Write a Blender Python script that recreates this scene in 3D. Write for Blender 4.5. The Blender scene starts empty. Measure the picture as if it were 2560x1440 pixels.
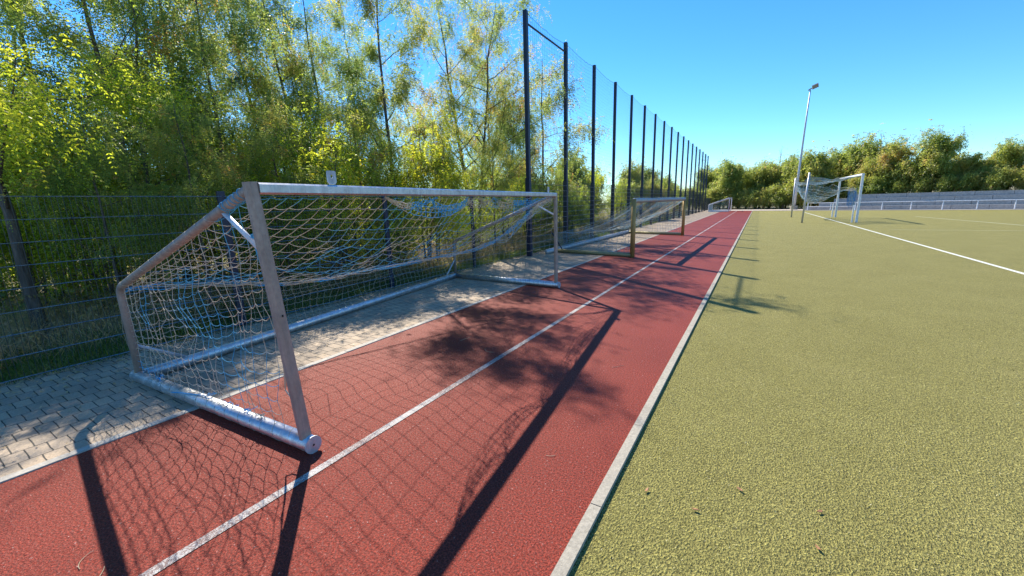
import bpy, math, random
import numpy as np
from mathutils import Matrix, Vector

# ------------------------------------------------------------------ camera, sky, sun, exposure
S = bpy.context.scene
COL = S.collection
F_PX, YAW, PITCH, ROLL, CAM_Z = 993.32, 0.552845, -0.208127, -0.029647, 1.80058
cy_, sy_, cp_, sp_, cr_, sr_ = math.cos(YAW), math.sin(YAW), math.cos(PITCH), math.sin(PITCH), math.cos(ROLL), math.sin(ROLL)
FW = np.array([-sy_*cp_, cy_*cp_, sp_]); R0 = np.array([cy_, sy_, 0.0]); U0 = np.cross(R0, FW)
RT = R0*cr_ + U0*sr_; UP = -R0*sr_ + U0*cr_
cam_d = bpy.data.cameras.new('camera'); cam = bpy.data.objects.new('camera', cam_d); COL.objects.link(cam)
cam_d.sensor_width = 36; cam_d.lens = 36*F_PX/2560; cam_d.clip_start = .05; cam_d.clip_end = 3000
cam.matrix_world = Matrix(((RT[0], UP[0], -FW[0], 0), (RT[1], UP[1], -FW[1], 0), (RT[2], UP[2], -FW[2], CAM_Z), (0, 0, 0, 1)))
S.camera = cam
SUN_DIR = Vector((-.81, .586, 0)).normalized(); SUN_EL = math.radians(42.5)
W = bpy.data.worlds.new('World'); S.world = W; W.use_nodes = True
nt = W.node_tree; bg = nt.nodes['Background']
sky = nt.nodes.new('ShaderNodeTexSky'); sky.sky_type = 'NISHITA'; sky.sun_disc = False
sky.sun_elevation = SUN_EL; sky.sun_rotation = math.atan2(SUN_DIR.x, SUN_DIR.y)
sky.altitude = 100; sky.air_density = 1.0; sky.dust_density = 0.0; sky.ozone_density = 4.0
hs = nt.nodes.new('ShaderNodeHueSaturation'); hs.inputs['Saturation'].default_value = 1.25
tn = nt.nodes.new('ShaderNodeMix'); tn.data_type = 'RGBA'; tn.blend_type = 'MULTIPLY'; tn.inputs[0].default_value = 1; tn.inputs[7].default_value = (.74, .98, 1.12, 1)
nt.links.new(sky.outputs[0], hs.inputs['Color']); nt.links.new(hs.outputs[0], tn.inputs[6]); nt.links.new(tn.outputs[2], bg.inputs[0]); bg.inputs[1].default_value = .122
sd = bpy.data.lights.new('sun', 'SUN'); sd.energy = 5.0; sd.angle = math.radians(.5); sd.color = (1, .93, .80)
so = bpy.data.objects.new('sun', sd); COL.objects.link(so)
sv = Vector((SUN_DIR.x*math.cos(SUN_EL), SUN_DIR.y*math.cos(SUN_EL), math.sin(SUN_EL)))
so.rotation_euler = sv.to_track_quat('Z', 'Y').to_euler()
S.view_settings.view_transform = 'Standard'; S.view_settings.look = 'None'; S.view_settings.gamma = 1
S.view_settings.exposure = .80
S.cycles.max_bounces = 10; S.cycles.diffuse_bounces = 6; S.cycles.transparent_max_bounces = 8

# ------------------------------------------------------------------ helpers
V = lambda *a: np.array(a, float)
C0 = V(0, 0, CAM_Z)
def ray(x, y): return FW + RT*(x-1280)/F_PX - UP*(y-720)/F_PX
def gnd(x, y, z=0.0):
    d = ray(x, y); return C0 + d*((z-CAM_Z)/d[2])
def atx(x, y, X):
    d = ray(x, y); return C0 + d*X/d[0]
def near(x, y, b):
    d = ray(x, y); return C0 + d*((b[0]*d[0]+b[1]*d[1])/(d[0]**2+d[1]**2))
def unit(v): v = np.asarray(v, float); return v/np.maximum(np.linalg.norm(v, axis=-1, keepdims=True), 1e-9)

class MB:
    def __init__(s): s.v = []; s.f = {}; s.n = 0; s.a = []
    def add(s, v, f, a=None):
        v = np.asarray(v, float).reshape(-1, 3); f = np.asarray(f, int)
        s.v.append(v); s.f.setdefault(f.shape[1], []).append(f+s.n); s.n += len(v)
        s.a.append(np.zeros(len(v)) if a is None else np.broadcast_to(a, (len(v),)))
        return s
    def ngon(s, idx_v): return s.add(idx_v, [list(range(len(idx_v)))])
    def box(s, lo, hi):
        x0, y0, z0 = lo; x1, y1, z1 = hi
        v = [(x0,y0,z0),(x1,y0,z0),(x1,y1,z0),(x0,y1,z0),(x0,y0,z1),(x1,y0,z1),(x1,y1,z1),(x0,y1,z1)]
        return s.add(v, [(0,3,2,1),(4,5,6,7),(0,1,5,4),(1,2,6,5),(2,3,7,6),(3,0,4,7)])
    def obox(s, c, ax, half):
        c = np.asarray(c, float); ax = [unit(a) for a in ax]
        sg = [(-1,-1,-1),(1,-1,-1),(1,1,-1),(-1,1,-1),(-1,-1,1),(1,-1,1),(1,1,1),(-1,1,1)]
        v = [c+sum(ax[k]*half[k]*g[k] for k in range(3)) for g in sg]
        return s.add(v, [(0,3,2,1),(4,5,6,7),(0,1,5,4),(1,2,6,5),(2,3,7,6),(3,0,4,7)])
    def build(s, name, mat, parent=None, smooth=False, attr=False):
        v = np.concatenate(s.v); me = bpy.data.meshes.new(name)
        me.vertices.add(len(v)); me.vertices.foreach_set('co', v.astype(np.float32).ravel())
        li = []; tot = []
        for k, fl in s.f.items():
            f = np.concatenate(fl); li.append(f.ravel()); tot.append(np.full(len(f), k))
        li = np.concatenate(li); tot = np.concatenate(tot)
        me.loops.add(len(li)); me.loops.foreach_set('vertex_index', li.astype(np.int32))
        st = np.concatenate([[0], np.cumsum(tot)[:-1]])
        me.polygons.add(len(tot)); me.polygons.foreach_set('loop_start', st.astype(np.int32))
        try: me.polygons.foreach_set('loop_total', tot.astype(np.int32))
        except Exception: pass
        if attr:
            at = me.attributes.new('tint', 'FLOAT', 'POINT'); at.data.foreach_set('value', np.concatenate(s.a).astype(np.float32))
        me.polygons.foreach_set('use_smooth', np.full(len(tot), bool(smooth)))
        me.update(calc_edges=True); me.validate()
        if mat: me.materials.append(mat)
        o = bpy.data.objects.new(name, me); COL.objects.link(o)
        if parent: o.parent = parent
        return o

def circ(r, n=12, ry=None):
    a = np.arange(n)*2*math.pi/n; return np.stack([r*np.cos(a), (ry or r)*np.sin(a)], 1)
def chamf(w, h, c):
    w /= 2; h /= 2
    return np.array([(w-c,-h),(w,-h+c),(w,h-c),(w-c,h),(-w+c,h),(-w,h-c),(-w,-h+c),(-w+c,-h)])
def sweep(mb, pts, prof, scale=None, up=(0, 0, 1), cap=True, attr=None):
    P = np.asarray(pts, float); L = len(P); n = len(prof)
    T = np.empty_like(P); T[1:-1] = P[2:]-P[:-2]; T[0] = P[1]-P[0]; T[-1] = P[-1]-P[-2]; T = unit(T)
    u = np.asarray(up, float)
    if abs(T[0]@u) > .95: u = V(0, 1, 0)
    sc = np.ones(L) if scale is None else np.asarray(scale, float)
    X = None; vs = []
    for i in range(L):
        if X is None: X = unit(np.cross(u, T[i]))
        else: X = unit(X - T[i]*(X@T[i]))
        Y = np.cross(T[i], X)
        vs.append(P[i]+sc[i]*(prof[:, :1]*X+prof[:, 1:]*Y))
    i = np.arange(L-1)[:, None]*n; j = np.arange(n)[None]; jn = (j+1) % n
    f = np.stack([i+j, i+jn, i+n+jn, i+n+j], -1).reshape(-1, 4)
    v = np.concatenate(vs); base = mb.n
    mb.add(v, f, attr)
    if cap:
        mb.f.setdefault(n, []).append(np.array([list(range(n))[::-1]])+base)
        mb.f[n].append(np.array([list(range(n))])+base+(L-1)*n)
    return mb
def tube(mb, a, b, r, n=12): return sweep(mb, [a, b], circ(r, n))
def fillet(pts, r=.12, k=6):
    out = [np.asarray(pts[0], float)]
    for a, b, c in zip(pts[:-2], pts[1:-1], pts[2:]):
        a, b, c = (np.asarray(q, float) for q in (a, b, c))
        p = b+unit(a-b)*r; q = b+unit(c-b)*r
        for t in np.linspace(0, 1, k): out.append((1-t)**2*p+2*t*(1-t)*b+t*t*q)
    out.append(np.asarray(pts[-1], float)); return np.array(out)
def strands(mb, lines, r, n=4):
    """lines (M,L,3): thin round strands swept together"""
    P = np.asarray(lines, float); M, L, _ = P.shape
    T = np.empty_like(P); T[:, 1:-1] = P[:, 2:]-P[:, :-2]; T[:, 0] = P[:, 1]-P[:, 0]; T[:, -1] = P[:, -1]-P[:, -2]; T = unit(T)
    ref = np.where(np.abs(T[..., 2:3]) > .8, V(1, .3, 0), V(0, 0, 1)); X = unit(np.cross(ref, T)); Y = np.cross(T, X)
    a = np.arange(n)*2*math.pi/n
    v = P[:, :, None]+r*(np.cos(a)[None, None, :, None]*X[:, :, None]+np.sin(a)[None, None, :, None]*Y[:, :, None])
    m = np.arange(M)[:, None, None]*L*n; i = np.arange(L-1)[None, :, None]*n; j = np.arange(n)[None, None]; jn = (j+1) % n
    f = np.stack([m+i+j, m+i+jn, m+i+n+jn, m+i+n+j], -1).reshape(-1, 4)
    return mb.add(v.reshape(-1, 3), f)
def netgrid(mb, P, r, sag_u=.012, sag_v=.0, sub=3):
    """P (nu,nv,3) knots -> strands both ways, each sagging a little between knots"""
    def dens(Q, sag):
        a = Q[:, :-1]; b = Q[:, 1:]; out = []
        for k in range(sub):
            t = k/sub; m = a*(1-t)+b*t; m = m.copy(); m[..., 2] -= sag*4*t*(1-t); out.append(m)
        D = np.stack(out, 2).reshape(Q.shape[0], -1, 3)
        return np.concatenate([D, Q[:, -1:]], 1)
    strands(mb, dens(np.swapaxes(P, 0, 1), sag_u), r); strands(mb, dens(P, sag_v), r)
    return mb

def tag(o, label=None, cat=None, group=None, kind=None):
    if label: o['label'] = label
    if cat: o['category'] = cat
    if group: o['group'] = group
    if kind: o['kind'] = kind
    return o
def empty(name, loc, label, cat, group=None):
    o = bpy.data.objects.new(name, None); COL.objects.link(o); o.location = loc; o.empty_display_size = .1
    return tag(o, label, cat, group)
def under(root, o):
    """parent o (built in world space) under root, keeping it where it is"""
    o.parent = root; o.matrix_parent_inverse = Matrix.Translation(root.location).inverted(); return o

# ------------------------------------------------------------------ materials
def mat(name, col, rough=.7, metal=0, spec=.5):
    m = bpy.data.materials.new(name); m.use_nodes = True; b = m.node_tree.nodes['Principled BSDF']
    b.inputs['Base Color'].default_value = (*col, 1); b.inputs['Roughness'].default_value = rough
    b.inputs['Metallic'].default_value = metal; b.inputs['Specular IOR Level'].default_value = spec
    return m
class N:
    def __init__(s, m): s.m = m; s.t = m.node_tree; s.b = s.t.nodes['Principled BSDF']; s.co = None
    def node(s, k, **kw):
        n = s.t.nodes.new(k)
        for a, b in kw.items():
            if a in n.inputs.keys(): n.inputs[a].default_value = b
            else: setattr(n, a, b)
        return n
    def link(s, a, b): s.t.links.new(a, b)
    def coord(s, scale=(1, 1, 1)):
        if s.co is None: s.co = s.node('ShaderNodeTexCoord')
        mp = s.node('ShaderNodeMapping'); mp.inputs['Scale'].default_value = scale; s.link(s.co.outputs['Object'], mp.inputs[0]); return mp.outputs[0]
    def noise(s, sc, det=3, rough=.55, scale=(1, 1, 1)):
        n = s.node('ShaderNodeTexNoise', Scale=sc, Detail=det, Roughness=rough); s.link(s.coord(scale), n.inputs['Vector']); return n.outputs[0]
    def ramp(s, fac, stops, const=False):
        r = s.node('ShaderNodeValToRGB'); e = r.color_ramp.elements
        if const: r.color_ramp.interpolation = 'CONSTANT'
        while len(e) < len(stops): e.new(.5)
        for q, (p, c) in zip(e, stops): q.position = p; q.color = (*c, 1) if len(c) == 3 else c
        s.link(fac, r.inputs[0]); return r.outputs[0]
    def mix(s, a, b, fac, mode='MIX'):
        n = s.node('ShaderNodeMix', data_type='RGBA', blend_type=mode)
        for q, i in ((fac, 0), (a, 6), (b, 7)):
            if isinstance(q, (int, float)): n.inputs[i].default_value = q
            elif isinstance(q, tuple): n.inputs[i].default_value = (*q, 1)
            else: s.link(q, n.inputs[i])
        return n.outputs[2]
    def base(s, c): s.link(c, s.b.inputs['Base Color'])
    def bump(s, h, dist=.01, st=1.0):
        n = s.node('ShaderNodeBump', Distance=dist, Strength=st); s.link(h, n.inputs['Height']); s.link(n.outputs[0], s.b.inputs['Normal'])
g3 = lambda v: (v, v, v)

def m_track():
    n = N(mat('track_rubber', (.3, .06, .04), .85, spec=.2))
    big = n.ramp(n.noise(.7, 4), [(.3, (.17, .023, .013)), (.7, (.22, .032, .018))])
    fine = n.noise(95, 3, .75); sp = n.noise(60, 2, .6)
    c = n.mix(big, n.ramp(fine, [(.34, g3(.30)), (.5, g3(1)), (.64, g3(2.0))]), 1.0, 'MULTIPLY')
    c = n.mix(c, (.6, .4, .35), n.ramp(sp, [(.69, g3(0)), (.74, g3(.8))]))
    n.base(c); n.bump(n.mix(fine, sp, .5), .012, 1.0); n.link(n.ramp(sp, [(.35, g3(.8)), (.65, g3(.5))]), n.b.inputs['Roughness'])
    return n.m
def m_line(name, white, under_, thr):
    n = N(mat(name, white, .7)); w = n.noise(120, 3, .7); w2 = n.noise(2.5, 3)
    f = n.mix(w, w2, .35)
    n.base(n.mix(n.ramp(n.noise(9, 3), [(.3, tuple(x*.82 for x in white)), (.7, white)]), under_, n.ramp(f, [(thr, g3(0)), (thr+.035, g3(.85))])))
    n.bump(n.noise(170, 2), .006, .8); return n.m
def m_turf():
    n = N(mat('artificial_turf', (.2, .19, .07), .85, spec=.25))
    a = n.noise(95, 2, .6, (1, .6, 1)); b = n.noise(1.1, 4, .6); c3 = n.noise(120, 2, .7); d = n.noise(24, 4, .75)
    c = n.ramp(b, [(.3, (.25, .222, .062)), (.55, (.272, .242, .070)), (.8, (.30, .262, .084))])
    c = n.mix(c, n.ramp(a, [(.36, g3(.55)), (.5, g3(1.0)), (.64, g3(1.5))]), .95, 'MULTIPLY')
    c = n.mix(c, n.ramp(c3, [(.35, g3(.5)), (.65, g3(1.5))]), .8, 'MULTIPLY')
    c = n.mix(c, n.ramp(d, [(.35, g3(.90)), (.65, g3(1.10))]), 1.0, 'MULTIPLY')
    n.base(c); n.bump(n.mix(a, c3, .4), .04, 1.0); return n.m
def m_paver():
    n = N(mat('concrete_paver', (.33, .3, .25), .85))
    tc = n.node('ShaderNodeTexCoord'); mp = n.node('ShaderNodeMapping'); mp.inputs['Rotation'].default_value = (0, 0, math.pi/2)
    n.link(tc.outputs['Object'], mp.inputs[0])
    wob = n.node('ShaderNodeTexNoise', Scale=9.0); n.link(tc.outputs['Object'], wob.inputs['Vector'])
    mv = n.node('ShaderNodeVectorMath', operation='SCALE'); mv.inputs[3].default_value = .012; n.link(wob.outputs[1], mv.inputs[0])
    ad = n.node('ShaderNodeVectorMath', operation='ADD'); n.link(mp.outputs[0], ad.inputs[0]); n.link(mv.outputs[0], ad.inputs[1])
    br = n.node('ShaderNodeTexBrick', Scale=1.0); br.inputs['Brick Width'].default_value = .12; br.inputs['Row Height'].default_value = .23
    br.inputs['Mortar Size'].default_value = .0045; br.inputs['Mortar Smooth'].default_value = .3; br.inputs['Bias'].default_value = 0
    br.inputs['Color1'].default_value = (.50, .375, .255, 1); br.inputs['Color2'].default_value = (.37, .29, .21, 1); br.inputs['Mortar'].default_value = (.07, .06, .045, 1)
    n.link(ad.outputs[0], br.inputs['Vector'])
    c = n.mix(br.outputs[0], n.ramp(n.noise(60, 3, .7), [(.3, g3(.7)), (.7, g3(1.2))]), .9, 'MULTIPLY')
    c = n.mix(c, n.ramp(n.noise(1.3, 4), [(.3, g3(.72)), (.7, g3(1.12))]), 1.0, 'MULTIPLY')
    c = n.mix(c, (.075, .06, .035), n.ramp(n.noise(5, 5, .75), [(.60, g3(0)), (.70, g3(.55))]))
    n.base(c)
    inv = n.node('ShaderNodeMath', operation='SUBTRACT'); inv.inputs[0].default_value = 1; n.link(br.outputs[1], inv.inputs[1])
    n.bump(n.mix(inv.outputs[0], n.noise(60, 3), .25), .02, .9); return n.m
def m_concrete(name, c, sc=30, dirt=.6):
    n = N(mat(name, c, .85)); k = n.mix(n.ramp(n.noise(sc, 4, .7), [(.3, tuple(x*.72 for x in c)), (.7, tuple(x*1.2 for x in c))]), tuple(x*.5 for x in c), n.ramp(n.noise(1.7, 5, .7), [(.5, g3(0)), (.7, g3(dirt))]))
    n.base(k); n.bump(n.noise(sc*3, 3), .004, .6); return n.m
def m_metal(name, c, rough=.38, metal=.9, dirt=(.3, .25, .2)):
    n = N(mat(name, c, rough, metal))
    n.base(n.mix(n.ramp(n.noise(14, 4, .7, (1, 1, .25)), [(.3, tuple(x*.72 for x in c)), (.7, tuple(min(1, x*1.12) for x in c))]), dirt, n.ramp(n.noise(6, 5, .8), [(.58, g3(0)), (.72, g3(.45))])))
    n.link(n.ramp(n.noise(25, 4, .7), [(.3, g3(rough*.8)), (.7, g3(min(1, rough*1.6)))]), n.b.inputs['Roughness']); n.bump(n.noise(40, 3), .001, .5); return n.m
def m_paint(name, c, rough=.5):
    n = N(mat(name, c, rough)); n.base(n.ramp(n.noise(8, 4, .7), [(.3, tuple(x*.75 for x in c)), (.7, tuple(min(1, x*1.15) for x in c))])); return n.m
def m_twine(name, a, b, sc=1.1, thr=.52):
    n = N(mat(name, a, .8)); f = n.noise(sc, 2, .5)
    n.base(n.mix(n.ramp(f, [(thr-.02, a), (thr+.02, b)]), n.ramp(n.noise(160, 2), [(.3, g3(.65)), (.7, g3(1.15))]), .9, 'MULTIPLY')); return n.m
def m_leaf(name, stops, trans=.5):
    m = bpy.data.materials.new(name); m.use_nodes = True; t = m.node_tree; t.nodes.clear()
    out = t.nodes.new('ShaderNodeOutputMaterial'); at = t.nodes.new('ShaderNodeAttribute'); at.attribute_name = 'tint'
    r = t.nodes.new('ShaderNodeValToRGB'); e = r.color_ramp.elements
    while len(e) < len(stops): e.new(.5)
    for q, (p, c) in zip(e, stops): q.position = p; q.color = (*c, 1)
    oi = t.nodes.new('ShaderNodeObjectInfo'); ma = t.nodes.new('ShaderNodeMath'); ma.operation = 'MULTIPLY_ADD'; ma.inputs[1].default_value = .22; ma.inputs[2].default_value = -.11
    t.links.new(oi.outputs['Random'], ma.inputs[0]); ad = t.nodes.new('ShaderNodeMath'); ad.operation = 'ADD'
    t.links.new(at.outputs['Fac'], ad.inputs[0]); t.links.new(ma.outputs[0], ad.inputs[1]); t.links.new(ad.outputs[0], r.inputs[0])
    d = t.nodes.new('ShaderNodeBsdfPrincipled'); d.inputs['Roughness'].default_value = .45; d.inputs['Specular IOR Level'].default_value = .4
    tr = t.nodes.new('ShaderNodeBsdfTranslucent'); hs_ = t.nodes.new('ShaderNodeHueSaturation'); hs_.inputs['Value'].default_value = 2.45; hs_.inputs['Hue'].default_value = .497; hs_.inputs['Saturation'].default_value = 1.1
    mx = t.nodes.new('ShaderNodeMixShader'); mx.inputs[0].default_value = trans
    t.links.new(r.outputs[0], d.inputs['Base Color']); t.links.new(r.outputs[0], hs_.inputs['Color']); t.links.new(hs_.outputs[0], tr.inputs[0])
    t.links.new(d.outputs[0], mx.inputs[1]); t.links.new(tr.outputs[0], mx.inputs[2]); t.links.new(mx.outputs[0], out.inputs[0]); return m
def m_ground():
    n = N(mat('woodland_soil', (.16, .13, .08), .95))
    a = n.noise(.6, 5, .7); b = n.noise(18, 4, .7)
    c = n.ramp(a, [(.35, (.20, .16, .10)), (.5, (.24, .20, .11)), (.65, (.13, .15, .05))])
    n.base(n.mix(c, n.ramp(b, [(.3, g3(.5)), (.7, g3(1.5))]), .9, 'MULTIPLY')); n.bump(b, .05, .8); return n.m
def m_bark():
    n = N(mat('bark', (.1, .08, .06), .95)); a = n.noise(22, 5, .7, (1, 1, .18))
    n.base(n.ramp(a, [(.35, (.06, .045, .036)), (.6, (.15, .12, .10)), (.75, (.24, .2, .17))])); n.bump(a, .03, 1); return n.m

M = dict(track=m_track(), line=m_line('track_line_paint', (.50, .47, .44), (.14, .06, .05), .49), turf=m_turf(), paver=m_paver(),
    wline=m_line('pitch_line_white', (.72, .72, .60), (.4, .4, .22), .60), yline=m_line('pitch_line_cream', (.50, .50, .28), (.3, .28, .12), .60),
    edging=m_concrete('pale_edging', (.44, .40, .34)), kerb=m_concrete('kerb_concrete', (.37, .33, .26), 45, .45), path=m_concrete('far_path', (.52, .44, .37), 5, .3),
    tier=m_concrete('stand_concrete', (.36, .35, .34), 7, .35), alu=m_metal('aluminium', (.66, .65, .66)), alupost=m_metal('reflection_brown_aluminium', (.40, .32, .27), .55, .45, (.34, .26, .21)), galv=m_metal('galvanised', (.52, .54, .58), .5, .6),  # alupost: weathered metal, brown reflection of the track put into its base colour
    dark=m_paint('dark_coated_steel', (.012, .02, .05), .45), wire=m_paint('coated_fence_wire', (.03, .045, .045), .4), wirelit=m_metal('glint_cross_wire', (.30, .33, .36), .25, .8, (.2, .2, .22)), white=m_paint('white_paint', (.72, .74, .78), .4),  # wirelit: paler copy of the wire, sun glint of horizontals put into colour
    ochre=m_metal('aged_ochre_pole', (.42, .27, .09), .55, .25, (.16, .09, .04)), olive=m_metal('olive_weathered_tube', (.34, .30, .16), .5, .35), hole=mat('dark_hole', (.004, .004, .004), .9),
    twine=m_twine('blue_beige_twine', (.54, .46, .35), (.08, .38, .58), 1.2, .535), rope=m_twine('blue_rope', (.05, .38, .70), (.55, .48, .38), 1.3, .55),
    brope=m_paint('bright_blue_rope', (.04, .42, .80), .6), greytwine=m_twine('grey_green_twine', (.30, .33, .27), (.38, .33, .26), 1.5), ltwine=m_twine('pale_blue_twine', (.22, .38, .48), (.45, .42, .34), 2.5),
    net=m_paint('ball_net_cord', (.03, .05, .10), .6), soil=m_ground(), bark=m_bark(), tarp2=m_twine('blue_hanging_net', (.05, .22, .50), (.25, .38, .45), 3), tarp=m_twine('blue_net_bundle', (.03, .13, .36), (.06, .2, .45), 5),
    lamp=m_paint('lamp_housing', (.25, .26, .28), .4), drystalk=m_leaf('dry_stalks', [(0, (.18, .12, .06)), (.5, (.36, .27, .14)), (1, (.48, .38, .2))], .3),
    petiole=mat('petiole', (.45, .36, .22), .6), fallen=mat('fallen_leaf_brown', (.35, .16, .07), .7))
GREEN = [(0, (.08, .12, .035)), (.35, (.14, .19, .055)), (.6, (.21, .235, .065)), (.8, (.29, .26, .075)), (.92, (.36, .20, .07)), (1, (.27, .14, .07))]
M['leaf'] = m_leaf('locust_leaf', GREEN, .62)
M['underb'] = m_leaf('underbrush', [(0, (.05, .07, .025)), (.35, (.13, .17, .045)), (.6, (.22, .20, .08)), (.8, (.34, .24, .13)), (1, (.40, .30, .18))], .45)
M['leafyel'] = m_leaf('yellow_green_leaf', [(0, (.10, .15, .03)), (.4, (.20, .25, .04)), (.7, (.32, .34, .05)), (1, (.48, .39, .06))], .72)
M['leafdark'] = m_leaf('dark_leaf', [(0, (.08, .12, .04)), (.5, (.17, .22, .055)), (.85, (.26, .28, .065)), (1, (.36, .26, .09))], .65)
M['leaffar'] = m_leaf('far_leaf', [(0, (.12, .17, .045)), (.45, (.22, .26, .065)), (.75, (.30, .28, .08)), (1, (.38, .24, .11))], .5)
M['grassm'] = m_leaf('grass_blade', [(0, (.04, .08, .015)), (.5, (.09, .14, .03)), (.8, (.17, .18, .05)), (1, (.28, .22, .10))], .4)
M['turfb'] = m_leaf('turf_fibre', [(0, (.055, .058, .012)), (.35, (.17, .155, .04)), (.65, (.33, .295, .09)), (1, (.66, .60, .34))], .25)

# ------------------------------------------------------------------ setting
def sheet(name, pts, z, m): 
    o = MB().ngon([(p[0], p[1], z) for p in pts]).build(name, m); return tag(o, kind='structure')
EL = V(-.5, 62.4); ED = unit(V(.93, -.367)); EN = V(-ED[1], ED[0])      # far edge line of the pitch, its direction, outward normal
def E2(t, d=0.0): return EL+ED*t+EN*d
sheet('ground', [(-500, -500), (500, -500), (500, 500), (-500, 500)], -.02, M['soil'])
p0, p1 = E2(-.2), E2(95)
sheet('pitch', [(-.657, -8), (90, -8), (p1[0]+8, p1[1]), (p1[0], p1[1]), (p0[0], p0[1])], -.012, M['turf'])
sheet('running_track', [(-4.35, -8), (-.722, -8), (-.722, 62.6), (-4.35, 64.2)], 0, M['track'])
sheet('paving', [(-7.12, -8), (-4.43, -8), (-4.43, 64.5), (-7.0, 65.5)], 0, M['paver'])
a, b, c, d = E2(-12, .12), E2(95, .12), E2(95, 3.0), E2(-12, 7)
sheet('far_path', [a, b, c, d], .004, M['path'])
def strip(name, p, q, w, z, m):
    p, q = V(*p), V(*q); n = unit(V(-(q-p)[1], (q-p)[0]))*w/2
    return sheet(name, [p-n, q-n, q+n, p+n], z, m)
strip('track_line', (-2.512, -8), (-2.512, 63.3), .066, .004, M['line'])
strip('goal_line', gnd(2560, 674)[:2]-V(-.02, 14), gnd(2012, 531)[:2], .10, -.006, M['wline'])
strip('goal_area_line', gnd(2290, 541)[:2], gnd(2290, 541)[:2]+(gnd(2560, 563)[:2]-gnd(2290, 541)[:2])*2.5, .12, -.006, M['yline'])
strip('goal_area_cross_line', gnd(2222, 574)[:2], gnd(2222, 574)[:2]+V(5.9, -.25), .08, -.002, M['yline'])
mb = MB(); y = -8.0
rk = random.Random(4)
while y < 62.2:
    mb.box((-.722, y+.003, -.1), (-.655, y+.997, .018+rk.uniform(-.002, .002))); y += 1.0
tag(mb.build('kerb', M['kerb']), kind='structure')
mb = MB(); y = -8.0
while y < 64:
    mb.box((-4.43, y+.003, -.1), (-4.352, y+.997, .008+rk.uniform(-.002, .002))); y += 1.0
tag(mb.build('track_edging', M['edging']), kind='structure')
mb = MB(); t = -3.0
while t < 60:
    p, q = E2(t+.004), E2(t+.996); mb.obox(((p[0]+q[0])/2, (p[1]+q[1])/2, -.03), ((ED[0], ED[1], 0), (EN[0], EN[1], 0), (0, 0, 1)), (.496, .05, .06)); t += 1.0
tag(mb.build('far_kerb', M['edging']), kind='structure')
# bank behind the stand and a low rise of the wood floor
BK0 = 4.2
def bank(name, d0, d1, t0, t1, z):
    A, B, C_, D = E2(t0, d0), E2(t1, d0), E2(t1, d1), E2(t0, d1)
    C2, D2 = E2(t1, d1+60), E2(t0, d1+60)
    mb = MB(); mb.add([(A[0], A[1], 0), (B[0], B[1], 0), (C_[0], C_[1], z), (D[0], D[1], z), (C2[0], C2[1], z+1), (D2[0], D2[1], z+1)], [(0, 1, 2, 3), (3, 2, 4, 5)])
    return tag(mb.build(name, M['soil']), kind='structure')
bank('bank', BK0+.5, BK0+3.2, 9.5, 95, 1.45)

# ------------------------------------------------------------------ near mesh fence and the tall ball-stop fence
FX = -6.95
def mesh_panel(mb, x, y0, y1, z0, z1, dv, dh, r):
    ys = np.arange(y0+.02, y1-.01, dv); zs = np.arange(z0, z1+.001, dh)
    mb.nver = len(ys)*4
    strands(mb, np.stack([np.stack([np.full_like(ys, x), ys, np.full_like(ys, z0-.02)], 1), np.stack([np.full_like(ys, x), ys, np.full_like(ys, z1+.01)], 1)], 1), r)
    for dx in (-.007, .007):
        strands(mb, np.stack([np.stack([np.full_like(zs, x+dx), np.full_like(zs, y0), zs], 1), np.stack([np.full_like(zs, x+dx), np.full_like(zs, y1), zs], 1)], 1), r*1.5)
def panel_obj(mb):
    o = mb.build('mesh_panel', M['wire']); o.data.materials.append(M['wirelit']); k = len(o.data.polygons); a = np.zeros(k, np.int32); a[mb.nver:] = 1
    o.data.polygons.foreach_set('material_index', a); return o
fence = empty('mesh_fence', (FX, 2.9, 0), 'low dark double rod mesh fence along the paving behind the nearest goal', 'fence')
posts = [-12.9, -9.75, -6.6, -3.45, -.3, 3.0, 6.15, 9.3]
for y in posts:
    under(fence, sweep(MB(), [(FX-.06, y, 0), (FX-.06, y, 2.12)], chamf(.06, .1, .006)).build('post', M['dark']))
for y0, y1 in zip(posts, posts[1:]+[12.1]):
    mb = MB(); mesh_panel(mb, FX, y0+.02, y1-.02, .04, 2.04, .05 if y1 > -1 else .1, .25, .0026); under(fence, panel_obj(mb))
BX = -6.71; BY = [12.14+3.0926*i for i in range(18)]; BH = 7.67
ball = empty('ball_stop_fence', (BX, BY[0], 0), 'tall dark ball stop fence of eighteen posts with net beside the track', 'fence')
for i, y in enumerate(BY):
    mb = MB(); sweep(mb, [(BX, y, 0), (BX, y, BH)], chamf(.13, .13, .01)); 
    p = under(ball, mb.build('post', M['dark']))
    mb = MB(); sweep(mb, [(BX-.01, y, 0), (BX-.01, y, 2.65)], chamf(.17, .15, .01)); s = mb.build('post_sleeve', M['dark']); s.parent = p
rg = np.random.default_rng(3)
for i in range(17):
    y0, y1 = BY[i]+.06, BY[i+1]-.06
    mb = MB(); mesh_panel(mb, BX+.085, y0, y1, .05, 2.62, .05 if i < 8 else .08, .2, .0028); under(ball, panel_obj(mb))
    nu = int(3.0/.13); us = np.linspace(y0, y1, nu); zs = np.arange(2.7, BH-.05, .13)
    top = BH-.10-.10*np.sin(np.pi*(us-y0)/(y1-y0))+rg.normal(0, .008, nu)
    P = np.zeros((nu, len(zs), 3)); P[..., 0] = BX+.07+.01*np.sin(us*2)[:, None]; P[..., 1] = us[:, None]
    P[..., 2] = 2.7+(top-2.7)[:, None]*np.linspace(0, 1, len(zs))[None]
    mb = MB(); netgrid(mb, P, .0020, 0, 0, 1); strands(mb, P[None, :, -1], .007); under(ball, mb.build('ball_net', M['net']))
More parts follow.
